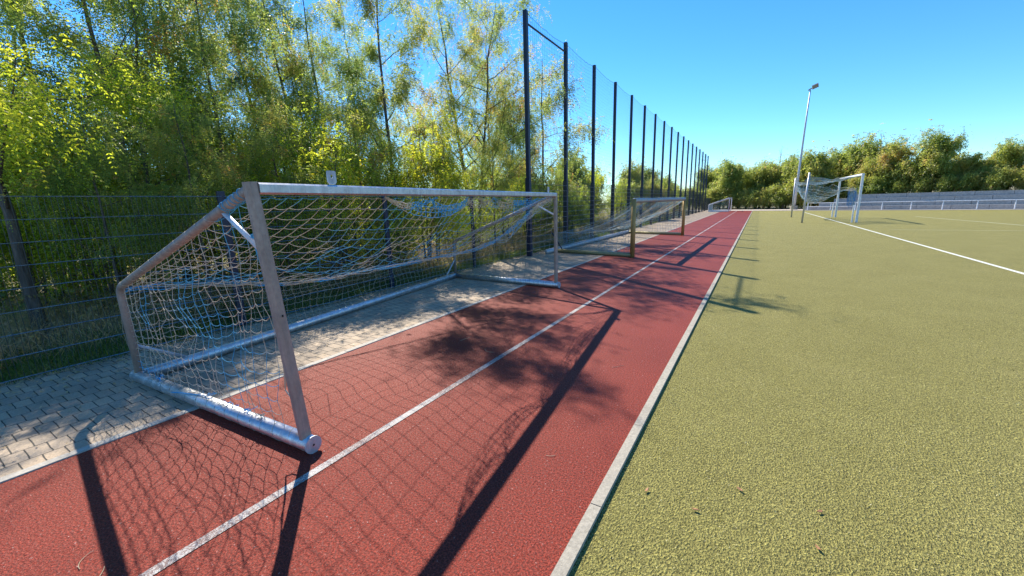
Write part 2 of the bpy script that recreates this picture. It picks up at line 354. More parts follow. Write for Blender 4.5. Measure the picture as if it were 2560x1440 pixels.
under(ball, tube(MB(), (BX, BY[0], BH-.33), (BX, BY[1], BH-.33), .03, 8).build('top_bar', M['dark']))
far_f = empty('far_mesh_fence', (BX, BY[-1]+.3, 0), 'lower grey mesh fence running on past the last tall post', 'fence')
fy = [BY[-1]+.3+2.6*i for i in range(6)]
for y in fy: under(far_f, sweep(MB(), [(BX, y, 0), (BX, y, 1.9)], chamf(.06, .06, .004)).build('post', M['dark']))
for y0, y1 in zip(fy, fy[1:]):
    mb = MB(); mesh_panel(mb, BX+.04, y0, y1, .05, 1.8, .05, .1, .006); under(far_f, panel_obj(mb))

# ------------------------------------------------------------------ nearest goal (aluminium, blue and beige net)
g1, g2 = V(-2.80, 1.49, 0), V(-3.61, 7.67, 0); b1, b2 = V(-5.66, 1.33, 0), V(-6.48, 7.78, 0)
HT = 1.95
goal = empty('training_goal', tuple(g1), 'large silver aluminium goal with sagging blue and beige net, nearest the camera', 'goal')
ux = unit(g2-g1); Z = V(0, 0, 1)
def gpart(mb, name, m, sm=False): return under(goal, mb.build(name, m, smooth=sm))
PW = .07
top1, top2 = g1+Z*HT+V(-.05, -.09, 0), g2+Z*(HT+.01)
def post_mb(p, q):
    mb = MB(); sweep(mb, [p+Z*.02, q+Z*.041], chamf(PW, .085, .020), up=(ux[0], ux[1], 0)); return mb
ppost = gpart(post_mb(g1, top1), 'goal_post', M['alupost']); gpart(post_mb(g2, top2), 'goal_post', M['alupost'])
hp = near(706, 790, g1+V(.05, .05, 0)); mbh = MB(); hp = hp+unit(C0-hp)*.004
sweep(mbh, [hp, hp+V(.004, .004, 0)], circ(.009, 10)); h_ = mbh.build('bolt_hole', M['hole']); h_.parent = ppost
mb = MB(); sweep(mb, [top1+ux*.035, top2-ux*.035], chamf(.085, .076, .012)); bar = gpart(mb, 'crossbar', M['alu'])
bars = [np.array(top1), np.array(top2)]
def bracket(c, w=.085, h=.105):
    mb = MB(); n = unit(np.cross(ux, Z)); t = .006; k = 16; ho = []; out = []
    for i in range(k):
        an = 2*math.pi*i/k; ho.append((.014*math.cos(an), h*.6+.014*math.sin(an)))
        dx, dz = math.cos(an), math.sin(an); sx = w/2; z0, z1 = 0, h
        s = min(sx/abs(dx) if abs(dx) > 1e-6 else 9, ((z1-h*.6)/dz if dz > 1e-6 else ((z0-h*.6)/dz if dz < -1e-6 else 9)))
        s = min(s, .056 if dz > 0 else 9); out.append((dx*s, h*.6+dz*s))
    v = []
    for sgn in (-1, 1):
        for ring in (ho, out):
            for (x, z) in ring: v.append(c+ux*x+Z*z+n*t*sgn)
    f = []
    for i in range(k):
        j = (i+1) % k; f += [(i, j, k+j, k+i), (2*k+i, 3*k+i, 3*k+j, 2*k+j), (k+i, k+j, 3*k+j, 3*k+i), (i, 2*k+i, 2*k+j, j)]
    return mb.add(v, f)
L = np.linalg.norm(top2-top1)
for s in (.105, .93):
    c = top1+(top2-top1)*s+Z*.045
    o = bracket(c).build('carrying_lug', M['galv']); o.parent = bar
bt1, bt2 = b1+Z*1.06, b2+Z*.92
R_S = .036
for tp, bt, bb in ((top1, bt1, b1), (top2, bt2, b2)):
    dirb = unit(bt-tp)
    gpart(sweep(MB(), fillet([tp+dirb*.03, bt, bb+Z*.08], .11), circ(R_S, 14)), 'side_frame_tube', M['alupost'], True)
# ground tubes
def end_plate(p, n):
    mb = MB(); n = unit(n); s = np.cross(n, Z); k = 20
    ring = [p+s*.066*math.cos(2*math.pi*i/k)+Z*.066*max(-.95, math.sin(2*math.pi*i/k)) for i in range(k)]
    sweep(mb, [p-n*.0, p+n*.008], circ(.068, 20)); return mb
for (f_, b_, s) in ((g1, b1, 1), (g2, b2, 1)):
    dd = unit(f_-b_); A = f_+Z*.066+dd*.07; B = b_+Z*.066-dd*.10
    gpart(sweep(MB(), [B, A], circ(.062, 20)), 'ground_tube', M['alu'], True)
    pl = gpart(end_plate(A, dd), 'end_plate', M['galv'])
    mb = MB(); sweep(mb, [A+dd*.009, A+dd*.0105], circ(.008, 10)); h2 = mb.build('bolt_hole', M['hole']); h2.parent = pl
gpart(sweep(MB(), [b1+Z*.066+ux*.055, b2+Z*.066-ux*.055], circ(.064, 20)), 'back_ground_tube', M['alu'], True)
# corner struts
dirb = unit(bt1-top1)
gpart(tube(MB(), top1+dirb*.42-Z*.02, top1-Z*.40, .018), 'corner_strut', M['white'], True)
dirb = unit(bt2-top2)
gpart(tube(MB(), top2+dirb*.5-Z*.02, top2-Z*.42, .018), 'corner_strut', M['white'], True)
gpart(tube(MB(), b1+Z*.42+ux*.02, b1+ux*.46+Z*.12, .017), 'corner_strut', M['galv'], True)
gpart(tube(MB(), b2+Z*.46-ux*.02, b2-ux*.42+Z*.12, .017), 'corner_strut', M['galv'], True)
# nets
rn = np.random.default_rng(11)
def smooth_noise(nu, nv, amp, k=4, rng=rn):
    g = rng.normal(0, amp, (nu//k+3, nv//k+3, 3)); uu = np.linspace(0, g.shape[0]-1.001, nu); vv = np.linspace(0, g.shape[1]-1.001, nv)
    i = uu.astype(int); j = vv.astype(int); fu = (uu-i)[:, None, None]; fv = (vv-j)[None, :, None]
    return (g[i][:, j]*(1-fu)*(1-fv)+g[i+1][:, j]*fu*(1-fv)+g[i][:, j+1]*(1-fu)*fv+g[i+1][:, j+1]*fu*fv)
Bc = np.array([(-5.64, 1.36, 1.05), (-5.476, 1.9, 1.02), (-5.36, 2.25, .97), (-5.21, 2.73, .90), (-5.06, 3.19, .87), (-4.84, 3.88, .92), (-4.587, 4.68, .965), (-4.28, 5.64, 1.04), (-4.10, 6.15, 1.17), (-3.987, 6.556, 1.375), (-3.85, 6.95, 1.62), (-3.774, 7.22, 1.80), (-3.66, 7.6, 1.90)])
def curve(Pt, u):
    s = np.concatenate([[0], np.cumsum(np.linalg.norm(np.diff(Pt, axis=0), axis=1))]); s /= s[-1]
    return np.stack([np.interp(u, s, Pt[:, k]) for k in range(3)], -1)
nu, nv = 50, 16
u = np.linspace(0, 1, nu); v = np.linspace(0, 1, nv)
A_ = top1+(top2-top1)*u[:, None]-Z*.06; B_ = curve(Bc, u)
P = A_[:, None]*(1-v)[None, :, None]+B_[:, None]*v[None, :, None]
sag = (.34*np.sin(np.pi*u)**.7)[:, None]*np.sin(np.pi*v)[None]*1.0
P[..., 2] -= sag*.75; P += smooth_noise(nu, nv, .05, 3)*np.sin(np.pi*v)[None, :, None]+rn.normal(0, .009, P.shape)*np.sin(np.pi*v)[None, :, None]
P[:, 1:, 1] -= .25*(1-u)[:, None]*u[:, None]*v[None, 1:]*4*.25
gpart(netgrid(MB(), P, .0025, .012, .004), 'roof_net', M['twine'])
mb = MB()
for k in range(5):
    Q = B_+rn.normal(0, .012, B_.shape); Q[:, 2] -= .01*k; strands(mb, Q[None], .0036)
gpart(mb, 'edge_rope', M['rope'])
# loose folds of net hanging from the crossbar
mb = MB()
for k, (s0, s1, dp, m_) in enumerate([(.20, .33, .10, 0), (.31, .44, .20, 0), (.43, .56, .13, 0), (.20, .47, .22, 0), (.47, .78, .16, 0), (.55, .84, .24, 0), (.60, .9, .12, 0)]):
    nn = 22; w = np.linspace(0, 1, nn); base_ = top1+(top2-top1)*(s0+(s1-s0)*w)[:, None]-Z*.055
    Q = np.stack([base_-Z*(dp*r_*4*w*(1-w))[:, None]+V(-.05, 0, 0)*(r_*w*(1-w)*4)[:, None]+rn.normal(0, .006, (nn, 3)) for r_ in (.45, .75, 1.0)], 1)
    netgrid(mb, Q, .0033, .006, 0, 2)
gpart(mb, 'loose_net', M['rope'])
# near side net
nu, nv = 27, 15; u = np.linspace(0, 1, nu); v = np.linspace(0, 1, nv)
def side_net(bt, tp, bb, ff, rag, rad=.0025, m_='twine', nu=22, nv=15):
    u = np.linspace(0, 1, nu); v = np.linspace(0, 1, nv)
    T_ = bt+(tp-bt)*u[:, None]; Bt = bb+Z*.13+(ff-bb-(ff-bb)*.05)*(u[:, None]**1.05)
    if rag:
        for kx in (.17, .50, .62, .8): wgt = np.exp(-((u-kx)/.06)**2)[:, None]; Bt = Bt*(1-.65*wgt)+(bb+Z*.15+(ff-bb)*kx)*.65*wgt
    P = T_[:, None]*(1-v)[None, :, None]+Bt[:, None]*v[None, :, None]
    P += (smooth_noise(nu, nv, .03, 3)+rn.normal(0, .008, P.shape))*np.sin(np.pi*v)[None, :, None]*np.minimum(1, 3*u[:, None, None]+.2)
    return netgrid(MB(), P, rad, .02, .002, 4)
fr = g1+V(-.12, -.01, 0)
gpart(side_net(bt1, top1-Z*.05+V(-.06, 0, 0), b1, fr, True), 'side_net', M['twine'])
gpart(side_net(bt2, top2-Z*.05, b2, g2+V(-.1, 0, 0), False, .0028, 'greytwine', 20, 11), 'side_net', M['greytwine'])
mb = MB(); w = np.linspace(0, 1, 14)
mb = MB(); Q = np.array([curve(np.array([top1-Z*.3+V(-.09, 0, 0), g1+Z*1.0+V(-.13, 0, 0), g1+Z*.62+V(-.17, 0, 0), g1+Z*.40+V(-.24, .02, 0), g1+Z*.36+V(-.06, .02, 0)]), w)])
strands(mb, Q, .006); strands(mb, Q+rn.normal(0, .006, Q.shape), .004); gpart(mb, 'net_edge_rope', M['rope']); mb = MB()
for kx, col in ((.17, 0), (.5, 0), (.62, 0), (.72, 0), (.8, 0)):
    c = b1+Z*.135+(g1-b1)*kx; mb = MB()
    for j in range(5):
        k = np.cumsum(rn.normal(0, .014, (9, 3)), 0); k[:, 2] = np.abs(k[:, 2])*.4; strands(mb, (c+k)[None], .003)
    gpart(mb, 'tie_rope', M['rope'])
mb = MB()
Q = curve(np.array([b1+Z*.14+(g1-b1)*.17, b1+Z*.06+(g1-b1)*.25+V(0, -.07, 0), b1+Z*.11+(g1-b1)*.36+V(0, -.05, 0), b1+Z*.14+(g1-b1)*.5]), np.linspace(0, 1, 14)); strands(mb, Q[None], .005)
gpart(mb, 'tie_rope', M['rope'])
# back net down to the ground tube
nu, nv = 50, 9; u = np.linspace(0, 1, nu); v = np.linspace(0, 1, nv)
T_ = curve(np.array([bt1, bt1*.75+bt2*.25-Z*.16, bt1*.5+bt2*.5-Z*.2, bt1*.25+bt2*.75-Z*.13, bt2]), u); Bt = b1+Z*.13+(b2-b1)*u[:, None]
P = T_[:, None]*(1-v)[None, :, None]+Bt[:, None]*v[None, :, None]+smooth_noise(nu, nv, .035)*np.sin(np.pi*v)[None, :, None]; P[..., 0] -= .08*np.sin(np.pi*v)[None]
gpart(netgrid(MB(), P, .0027, .012, 0), 'back_net', M['greytwine'])
# twine wound round the upper side tubes and the ground tubes
mb = MB()
def wind(mb, p, q, r, turns, rad=.003):
    t = np.linspace(0, 1, turns*10); d = unit(q-p); X = unit(np.cross(d, Z)); Y = np.cross(d, X); a = t*turns*2*math.pi+np.sin(t*23)*.8
    strands(mb, (p+(q-p)*t[:, None]+(np.cos(a)[:, None]*X+np.sin(a)[:, None]*Y)*(r+rad))[None], rad)
wind(mb, top1+unit(bt1-top1)*.08, bt1-unit(bt1-top1)*.1, R_S-.002, 13, .0024); wind(mb, top1+unit(bt1-top1)*.08, top1+unit(bt1-top1)*.4, R_S+.002, 6)
wind(mb, bt1-Z*.15, b1+Z*.15, R_S, 7); gpart(mb, 'binding_twine', M['twine']); mb = MB(); wind(mb, top2+unit(bt2-top2)*.08, bt2, R_S, 22, .004)
gpart(mb, 'binding_twine', M['twine'])
mb = MB(); wind(mb, b1+Z*.066+ux*.3, b2+Z*.066-ux*.2, .062, 34, .0022); wind(mb, b1+Z*.066+(g1-b1)*.1, b1+Z*.066+(g1-b1)*.95, .062, 14, .0022); wind(mb, b2+Z*.066+(g2-b2)*.1, b2+Z*.066+(g2-b2)*.95, .062, 20, .003)
gpart(mb, 'lacing', M['greytwine'])

# ------------------------------------------------------------------ second goal (ochre posts)
w1, w2 = V(-3.38, 12.96, 0), V(-3.175, 22.3, 0); wb1, wb2 = V(-6.3, 13.4, 0), V(-6.2, 23.3, 0); WH = 1.82
w2 = w1+(w2-w1)*.94; wb2 = wb1+(wb2-wb1)*.94
goal2 = empty('weathered_goal', tuple(w1), 'old goal with round ochre brown posts and slanting torn net, second along the track', 'goal')
def g2p(mb, name, m, sm=True): return under(goal2, mb.build(name, m, smooth=sm))
for p in (w1, w2): g2p(sweep(MB(), [p, p+Z*(WH+.03)], circ(.075, 16)), 'goal_post', M['ochre'])
cb = g2p(sweep(MB(), [w1+Z*(WH-.02), w2+Z*(WH-.02)], circ(.07, 16)), 'crossbar', M['galv'])
mb = MB(); wind(mb, w1+Z*(WH-.02), w2+Z*(WH-.02), .07, 60, .006); g2p(mb, 'binding_twine', M['ltwine'])
for p, q in ((w1, wb1), (w2, wb2)): g2p(sweep(MB(), [p+Z*.07, q+Z*.07], circ(.065, 14)), 'ground_tube', M['olive'])
g2p(sweep(MB(), [wb1+Z*.09+V(-.1, -.6, 0), wb2+Z*.09], circ(.085, 14)), 'back_ground_tube', M['galv'])
for p in (wb1, wb2): g2p(tube(MB(), p+V(.3, .0, .05), p+V(-.15, -.1, .78), .022), 'net_strut', M['dark'])
u = np.linspace(0, 1, 70); v = np.linspace(0, 1, 15)
A_ = w1+(w2-w1)*u[:, None]+Z*(WH-.09); B_ = wb1+(wb2-wb1)*u[:, None]+Z*(.72-.32*np.sin(np.pi*u))[:, None]
P = A_[:, None]*(1-v)[None, :, None]+B_[:, None]*v[None, :, None]; P[..., 2] -= .28*np.sin(np.pi*v)[None]; P[..., 1] += (v*1.0)[None]*np.sin(np.pi*u)[:, None]
P += smooth_noise(70, 15, .06)*np.sin(np.pi*v)[None, :, None]
g2p(netgrid(MB(), P, .0045, .01, 0, 2), 'roof_net', M['ltwine'], False)
A_ = B_; B_ = wb1+(wb2-wb1)*u[:, None]+Z*.15; v = np.linspace(0, 1, 6)
P = A_[:, None]*(1-v)[None, :, None]+B_[:, None]*v[None, :, None]+smooth_noise(70, 6, .05)*np.sin(np.pi*v)[None, :, None]
g2p(netgrid(MB(), P, .004, .01, 0, 1), 'back_net', M['greytwine'], False)
for p, q in ((w1, wb1), (w2, wb2)):
    u = np.linspace(0, 1, 22); v = np.linspace(0, 1, 14)
    T_ = q+Z*.72+(p+Z*WH-q-Z*.72)*u[:, None]-Z*(.2*np.sin(np.pi*u))[:, None]; Bt = q+Z*.14+(p-q)*u[:, None]
    P = T_[:, None]*(1-v)[None, :, None]+Bt[:, None]*v[None, :, None]+smooth_noise(22, 14, .05)*np.sin(np.pi*v)[None, :, None]
    g2p(netgrid(MB(), P, .004, .01, 0, 1), 'side_net', M['ltwine'], False)

# ------------------------------------------------------------------ small far goal at the fence
k1, k2 = V(-3.35, 60.0, 0), V(-3.35, 64.8, 0); kb = V(-2.4, 0, 0)
goal3 = empty('small_far_goal', tuple(k1), 'small white goal standing at the far end of the tall fence', 'goal')
for p in (k1, k2):
    under(goal3, sweep(MB(), fillet([p+Z*.05, p+Z*1.78, p+kb+Z*.95, p+kb+Z*.05], .15), circ(.05, 10)).build('side_frame', M['white'], smooth=True))
    under(goal3, tube(MB(), p+Z*.06, p+kb+Z*.06, .06, 10).build('ground_tube', M['white']))
under(goal3, tube(MB(), k1+Z*1.74, k2+Z*1.74, .05, 10).build('crossbar', M['white']))
under(goal3, tube(MB(), k1+kb+Z*.06, k2+kb+Z*.06, .05, 10).build('back_ground_tube', M['white']))
u = np.linspace(0, 1, 34); v = np.linspace(0, 1, 22)
pr = fillet([Z*1.74, kb+Z*.95, kb+Z*.1], .1); cc = curve(pr, v)
P = k1+(k2-k1)*u[:, None, None]+cc[None]; under(goal3, netgrid(MB(), P, .007, .01, 0, 1).build('net', M['ltwine']))
Pn = np.array([[k1+kb*a+Z*(1.74-.79*a)*b_+Z*.06 for b_ in np.linspace(0, .97, 12)] for a in np.linspace(.03, .97, 16)]); under(goal3, netgrid(MB(), Pn, .006, 0, 0, 1).build('side_net', M['ltwine']))

# ------------------------------------------------------------------ match goal on the pitch
m1, m2 = V(5.43, 33.68, 0), V(5.34, 41.5, 0); r1, r2 = V(2.55, 33.26, 0), V(2.44, 42.06, 0); MH = 2.98
goal4 = empty('match_goal', tuple(m1), 'white full size goal on the turf with blue net hoisted at the back', 'goal')
for p in (m1, m2): under(goal4, sweep(MB(), [p, p+Z*(MH+.05)], chamf(.13, .12, .025)).build('goal_post', M['white']))
under(goal4, sweep(MB(), [m1+Z*MH-V(0, .07, 0), m2+Z*MH+V(0, .07, 0)], chamf(.14, .14, .03)).build('crossbar', M['white']))
for p in (m1, m2): under(goal4, sweep(MB(), [p+V(-.22, .02, 0), p+V(-.22, .02, 1.1)], circ(.045, 8)).build('net_peg_tube', M['white']))
for k, p in enumerate((r1, r2)): under(goal4, sweep(MB(), [p, p+V(.1 if k == 0 else 0, 0, 3.26)], circ(.055, 10)).build('net_pole', M['galv'], smooth=True))
q1, q2 = r1+Z*3.0+V(.09, 0, 0), r2+Z*2.95
u = np.linspace(0, 1, 60); v = np.linspace(0, 1, 20)
A_ = m1+(m2-m1)*u[:, None]+Z*(MH-.08); B_ = q1+(q2-q1)*u[:, None]-Z*(.42*np.sin(np.pi*u))[:, None]
P = A_[:, None]*(1-v)[None, :, None]+B_[:, None]*v[None, :, None]; P[..., 2] -= .12*np.sin(np.pi*v)[None]; P += smooth_noise(60, 20, .05)*np.sin(np.pi*v)[None, :, None]
under(goal4, netgrid(MB(), P, .0055, 0, 0, 1).build('roof_net', M['ltwine']))
# back net swept up in a bag toward the near front post
u = np.linspace(0, 1, 44); v = np.linspace(0, 1, 22)
hook = m1+V(-.2, .1, 2.2)
T_ = q1+(q2-q1)*u[:, None]-Z*(.42*np.sin(np.pi*u))[:, None]
Bt = (q2+V(.3, -.6, -.5))*(1-u[:, None])+hook*u[:, None]; Bt = Bt[::-1]
P = T_[:, None]*(1-v)[None, :, None]+Bt[:, None]*v[None, :, None]; P[..., 2] -= 1.25*np.sin(np.pi*v)[None]**.8*(.35+.65*np.sin(np.pi*np.minimum(1, u*1.1)))[:, None]
P += smooth_noise(44, 22, .08)
under(goal4, netgrid(MB(), P, .0065, 0, 0, 1).build('back_net', M['ltwine']))
mb = MB()
for j in range(60):
    s = rn.uniform(0, 1); top = hook+V(rn.normal(0, .06), rn.uniform(0, 2.4), rn.normal(-.15, .12)); ln = rn.uniform(.5, 1.15)
    k = np.stack([top+V(rn.normal(0, .02), rn.normal(0, .03), -ln*q) for q in np.linspace(0, 1, 6)]); strands(mb, k[None], .007)
under(goal4, mb.build('bundled_net', M['tarp2']))

# ------------------------------------------------------------------ floodlight mast
lp = V(3.95, 65.2, 0)
mast = empty('floodlight_mast', tuple(lp), 'tall slim grey floodlight mast with one flat lamp beyond the pitch corner', 'light mast')
under(mast, sweep(MB(), [lp, lp+V(.1, 0, 5), lp+V(.2, 0, 10), lp+V(.3, 0, 14.6)], circ(1, 14), scale=[.16, .13, .10, .065]).build('pole', M['galv'], smooth=True))
mb = MB(); lc = lp+V(.75, -.1, 14.95); nl = unit(V(.30, -.62, -.72)); xl = unit(np.cross(nl, V(-.35, .2, .9))); mb.obox(lc, (xl, np.cross(nl, xl), nl), (.33, .27, .07)); mb.obox(lc+V(-.5, .05, -.27), ((.8, 0, .5), (0, 1, 0), (-.5, 0, .8)), (.2, .12, .06))
under(mast, mb.build('lamp_head', M['lamp']))
under(mast, sweep(MB(), [lp+V(0, 0, 0), lp+V(0, 0, .5)], circ(.42, 12)).build('footing', M['kerb']))

# ------------------------------------------------------------------ terrace stand and rail
T0 = 4.9
sp0 = E2(T0+.0, 3.2)
stand = empty('terrace_stand', (sp0[0], sp0[1], 0), 'long stepped concrete terrace of four rows beyond the pitch', 'stand')
for k in range(4):
    t0 = T0+.1+k*1.25; d0 = 2.0+k*.75; mb = MB(); t = t0; h = .43*(k+1)
    rr = random.Random(k)
    while t < 62:
        a = E2(t+1.24, d0+.34+rr.uniform(-.004, .004)); p = E2(t, 0)
        c = E2(t+1.24, d0+.45); mb.obox((c[0], c[1], h-.215+rr.uniform(-.006, .006)), ((ED[0], ED[1], 0), (EN[0], EN[1], 0), (0, 0, 1)), (1.238, .45+rr.uniform(-.006, .006), .214))
        t += 2.5
    under(stand, mb.build('tier', M['tier']))
rp0 = E2(5.4, 1.1)
rail = empty('spectator_rail', (rp0[0], rp0[1], 0), 'white tubular spectator rail in front of the terrace stand', 'railing')
t = 5.6; RH = .86
while t < 60:
    p = E2(t, 1.1); under(rail, tube(MB(), (p[0], p[1], 0), (p[0], p[1], RH), .045, 8).build('rail_post', M['white'])); t += 2.28
p, q = E2(5.6, 1.1), E2(60, 1.1)
under(rail, tube(MB(), (p[0], p[1], RH), (q[0], q[1], RH), .035, 8).build('top_rail', M['white']))
q = E2(5.6+2.28*2, 1.1); under(rail, tube(MB(), (p[0], p[1], .43), (q[0], q[1], .43), .025, 8).build('lower_rail', M['white']))

# ------------------------------------------------------------------ vegetation
def frames(d, rng):
    d = unit(d); r = unit(rng.normal(size=d.shape)); x = unit(np.cross(d, r)); return d, x, np.cross(d, x)
def fronds(mb, pos, d, rng, size, npair, lw, ll, tint, droop=.5):
    """pinnate leaves: npair leaflet pairs and a tip leaflet"""
    n = len(pos); up = np.tile(V(0, 0, 1), (n, 1)); d = unit(d); side = unit(np.cross(d, up)+rng.normal(0, .25, (n, 3))); nn = unit(np.cross(side, d))
    sz = size*rng.uniform(.7, 1.25, n); K = npair*2+1; vs = np.empty((n, K, 4, 3)); q = 0
    for i in range(npair+1):
        t = (i+.6)/(npair+.8); cpos = pos+d*(sz*t)[:, None]-up*(sz*droop*t*t)[:, None]
        for s in ((-1, 1) if i < npair else (0,)):
            ld = unit(side*s*.9+d*(.45 if s else 1)-up*rng.uniform(.0, .7, n)[:, None]); lwid = unit(np.cross(ld, nn+rng.normal(0, .5, (n, 3))))
            l = ll*(1-.25*abs(t-.5))*sz/size; w = lw*sz/size
            vs[:, q, 0] = cpos; vs[:, q, 1] = cpos+ld*(l*.5)[:, None]+lwid*(w*.5)[:, None]; vs[:, q, 2] = cpos+ld*l[:, None]; vs[:, q, 3] = cpos+ld*(l*.5)[:, None]-lwid*(w*.5)[:, None]; q += 1
    tn = np.repeat(tint, K*4)+np.repeat(rng.normal(0, .05, n*K), 4)
    mb.add(vs.reshape(-1, 3), np.arange(n*K*4).reshape(-1, 4), np.clip(tn, 0, 1))
def vnoise(p, s, seed):
    r = np.random.default_rng(seed); out = 0
    for k in range(4):
        w = r.normal(0, s*(1+k*.6), 3); out = out+np.sin(p@w+r.uniform(0, 6.28))/(1+k*.5)
    return out/2.6
def skeleton(seed, H, r0, lean, spread, nlimb, first, ang=(.5, 1.0), forks=1, ntw=6):
    rg = np.random.default_rng(seed); wood = MB(); tips = []
    for fk in range(forks):
        az = rg.uniform(0, 6.28); t = np.linspace(0, 1, 11); ln = V(*lean, 0)+(V(math.cos(az), math.sin(az), 0)*.14 if forks > 1 else 0)
        wob = np.cumsum(rg.normal(0, .035, (11, 3)), 0)*H*.12; wob[0] = 0; wob[:, 2] = 0
        Hh = H*(1 if fk == 0 else rg.uniform(.75, .95))
        P = t[:, None]*V(0, 0, Hh)+ln*Hh*(t**1.2)[:, None]+wob+(V(math.cos(az), math.sin(az), 0)*.12*fk)
        R = (r0*(1 if fk == 0 else .75))*(1-t)**.8+.008; R[0] *= 1.25
        sweep(wood, P, circ(1, 8), scale=R, cap=False)
        for k in range(nlimb):
            tt = first+(.97-first)*(k+rg.uniform(.1, .9))/nlimb; j = tt*10; i = int(j); b = P[i]*(1-j+i)+P[min(i+1, 10)]*(j-i)
            a2 = k*2.4+rg.uniform(-.5, .5); ll = spread*(1.15-.75*tt)*rg.uniform(.65, 1.25); el = rg.uniform(*ang)
            d = V(math.cos(a2)*math.cos(el), math.sin(a2)*math.cos(el), math.sin(el)); q = [b]; m = 7
            for s in range(m):
                d = unit(d+V(0, 0, .05)+rg.normal(0, .1, 3)); q.append(q[-1]+d*ll/m)
            q = np.array(q); rr = max(.006, .45*r0*(1-tt)**.7)*(1-np.linspace(0, 1, m+1)**1.2*.85)
            sweep(wood, q, circ(1, 6), scale=rr, cap=False)
            tips.append((q[3:], ll))
            for w_ in range(ntw):
                s = rg.uniform(.3, 1); bi = s*m; i2 = int(min(bi, m-1)); bb = q[i2]*(1-bi+i2)+q[i2+1]*(bi-i2)
                d2 = unit(d+rg.normal(0, .75, 3)+V(0, 0, .1)); l2 = ll*rg.uniform(.22, .5); q2 = [bb]
                for s2 in range(4): d2 = unit(d2+rg.normal(0, .18, 3)-V(0, 0, .06)); q2.append(q2[-1]+d2*l2/4)
                q2 = np.array(q2); sweep(wood, q2, circ(1, 4), scale=np.linspace(max(.004, rr[i2]*.45), .003, 5), cap=False); tips.append((q2, l2))
    return wood, tips, rg
def leaf_out(tips, rg, n, size, npair, lw, ll, tmean, tvar, jit=.12, seed=0, brown=.1, droop=.5):
    w = np.array([t[1] for t in tips])*rg.choice([.45, .9, 1.3], len(tips), p=[.3, .35, .35]); idx = rg.choice(len(tips), n, p=w/w.sum()); pos = np.empty((n, 3)); d = np.empty((n, 3))
    for i, k in enumerate(idx):
        q = tips[k][0]; s = rg.uniform(0, len(q)-1.001); a = int(s); pos[i] = q[a]*(1-s+a)+q[a+1]*(s-a); d[i] = q[a+1]-q[a]
    pos += rg.normal(0, jit, (n, 3))*rg.choice([.6, 1.2, 2.2], (n, 1)); d = unit(d)*.5+rg.normal(0, .8, (n, 3)); d[:, 2] -= droop*1.6
    tint = tmean+tvar*vnoise(pos, 1.3, seed)+rg.normal(0, .08, n); bsel = (vnoise(pos, 2.2, seed+9) > .62) & (rg.random(n) < brown*5); tint[bsel] = rg.uniform(.8, 1, bsel.sum())
    mb = MB(); fronds(mb, pos, d, rg, size, npair, lw, ll, np.clip(tint, 0, 1), droop); return mb
PROTO = {}
def make_proto(key, seed, H, r0, lean, spread, nlimb, first, nleaf, m, size=.23, npair=4, lw=.027, ll=.058, tmean=.45, tvar=.25, forks=1, ang=(.4, 1.0), jit=.12, brown=.1, ntw=6, wm='bark'):
    wood, tips, rg = skeleton(seed, H, r0, lean, spread, nlimb, first, ang, forks, ntw)
    lf = leaf_out(tips, rg, nleaf, size, npair, lw, ll, tmean, tvar, jit, seed, brown)
    PROTO[key] = (wood, lf, M[m], M[wm])
    PROTO[key] = [None, wood, lf, M[m], M[wm]]
def plant(key, loc, label, cat, name, group=None, rz=0.0, sc=1.0, parts=('trunk', 'crown'), sz=None):
    pr = PROTO[key]; e = empty(name, tuple(loc), label, cat, group); e.rotation_euler = (0, 0, rz); e.scale = (sc, sc, sz or sc)
    if pr[0] is None:
        a = pr[1].build(parts[0], pr[4], e, smooth=True); b = pr[2].build(parts[1], pr[3], e, attr=True); pr[0] = (a, b)
    else:
        for s, nm in zip(pr[0], parts):
            c = s.copy(); c.name = nm; COL.objects.link(c); c.parent = e
    return e
# airy locusts with drooping leaves, each its own mesh
make_proto('loc_a', 21, 10.5, .075, (.0, -.10), 3.0, 15, .22, 7000, 'leaf', tmean=.42, tvar=.3, brown=.14, ang=(.1, .8), jit=.14)
make_proto('loc_b', 22, 10.0, .055, (.02, .04), 2.5, 14, .2, 5600, 'leaf', tmean=.47, tvar=.3, brown=.14, forks=2, ang=(.1, .8), jit=.14)
make_proto('loc_c', 23, 10.5, .07, (0, -.01), 2.9, 15, .22, 7600, 'leaf', tmean=.50, tvar=.32, brown=.16, ang=(.15, .8), jit=.13)
make_proto('loc_d', 24, 11.5, .10, (0, .0), 3.9, 20, .2, 11500, 'leaf', tmean=.48, tvar=.32, brown=.16, forks=2, ang=(.3, .85), jit=.13)
make_proto('loc_e', 25, 9.0, .065, (.03, -.08), 3.4, 16, .2, 9500, 'leafyel', size=.2, lw=.021, ll=.045, tmean=.50, brown=.06, ang=(.05, .8), jit=.2)
make_proto('loc_f', 26, 6.5, .045, (0, .03), 2.2, 12, .22, 3600, 'leaf', tmean=.5, brown=.15, ang=(.1, .8), jit=.13)
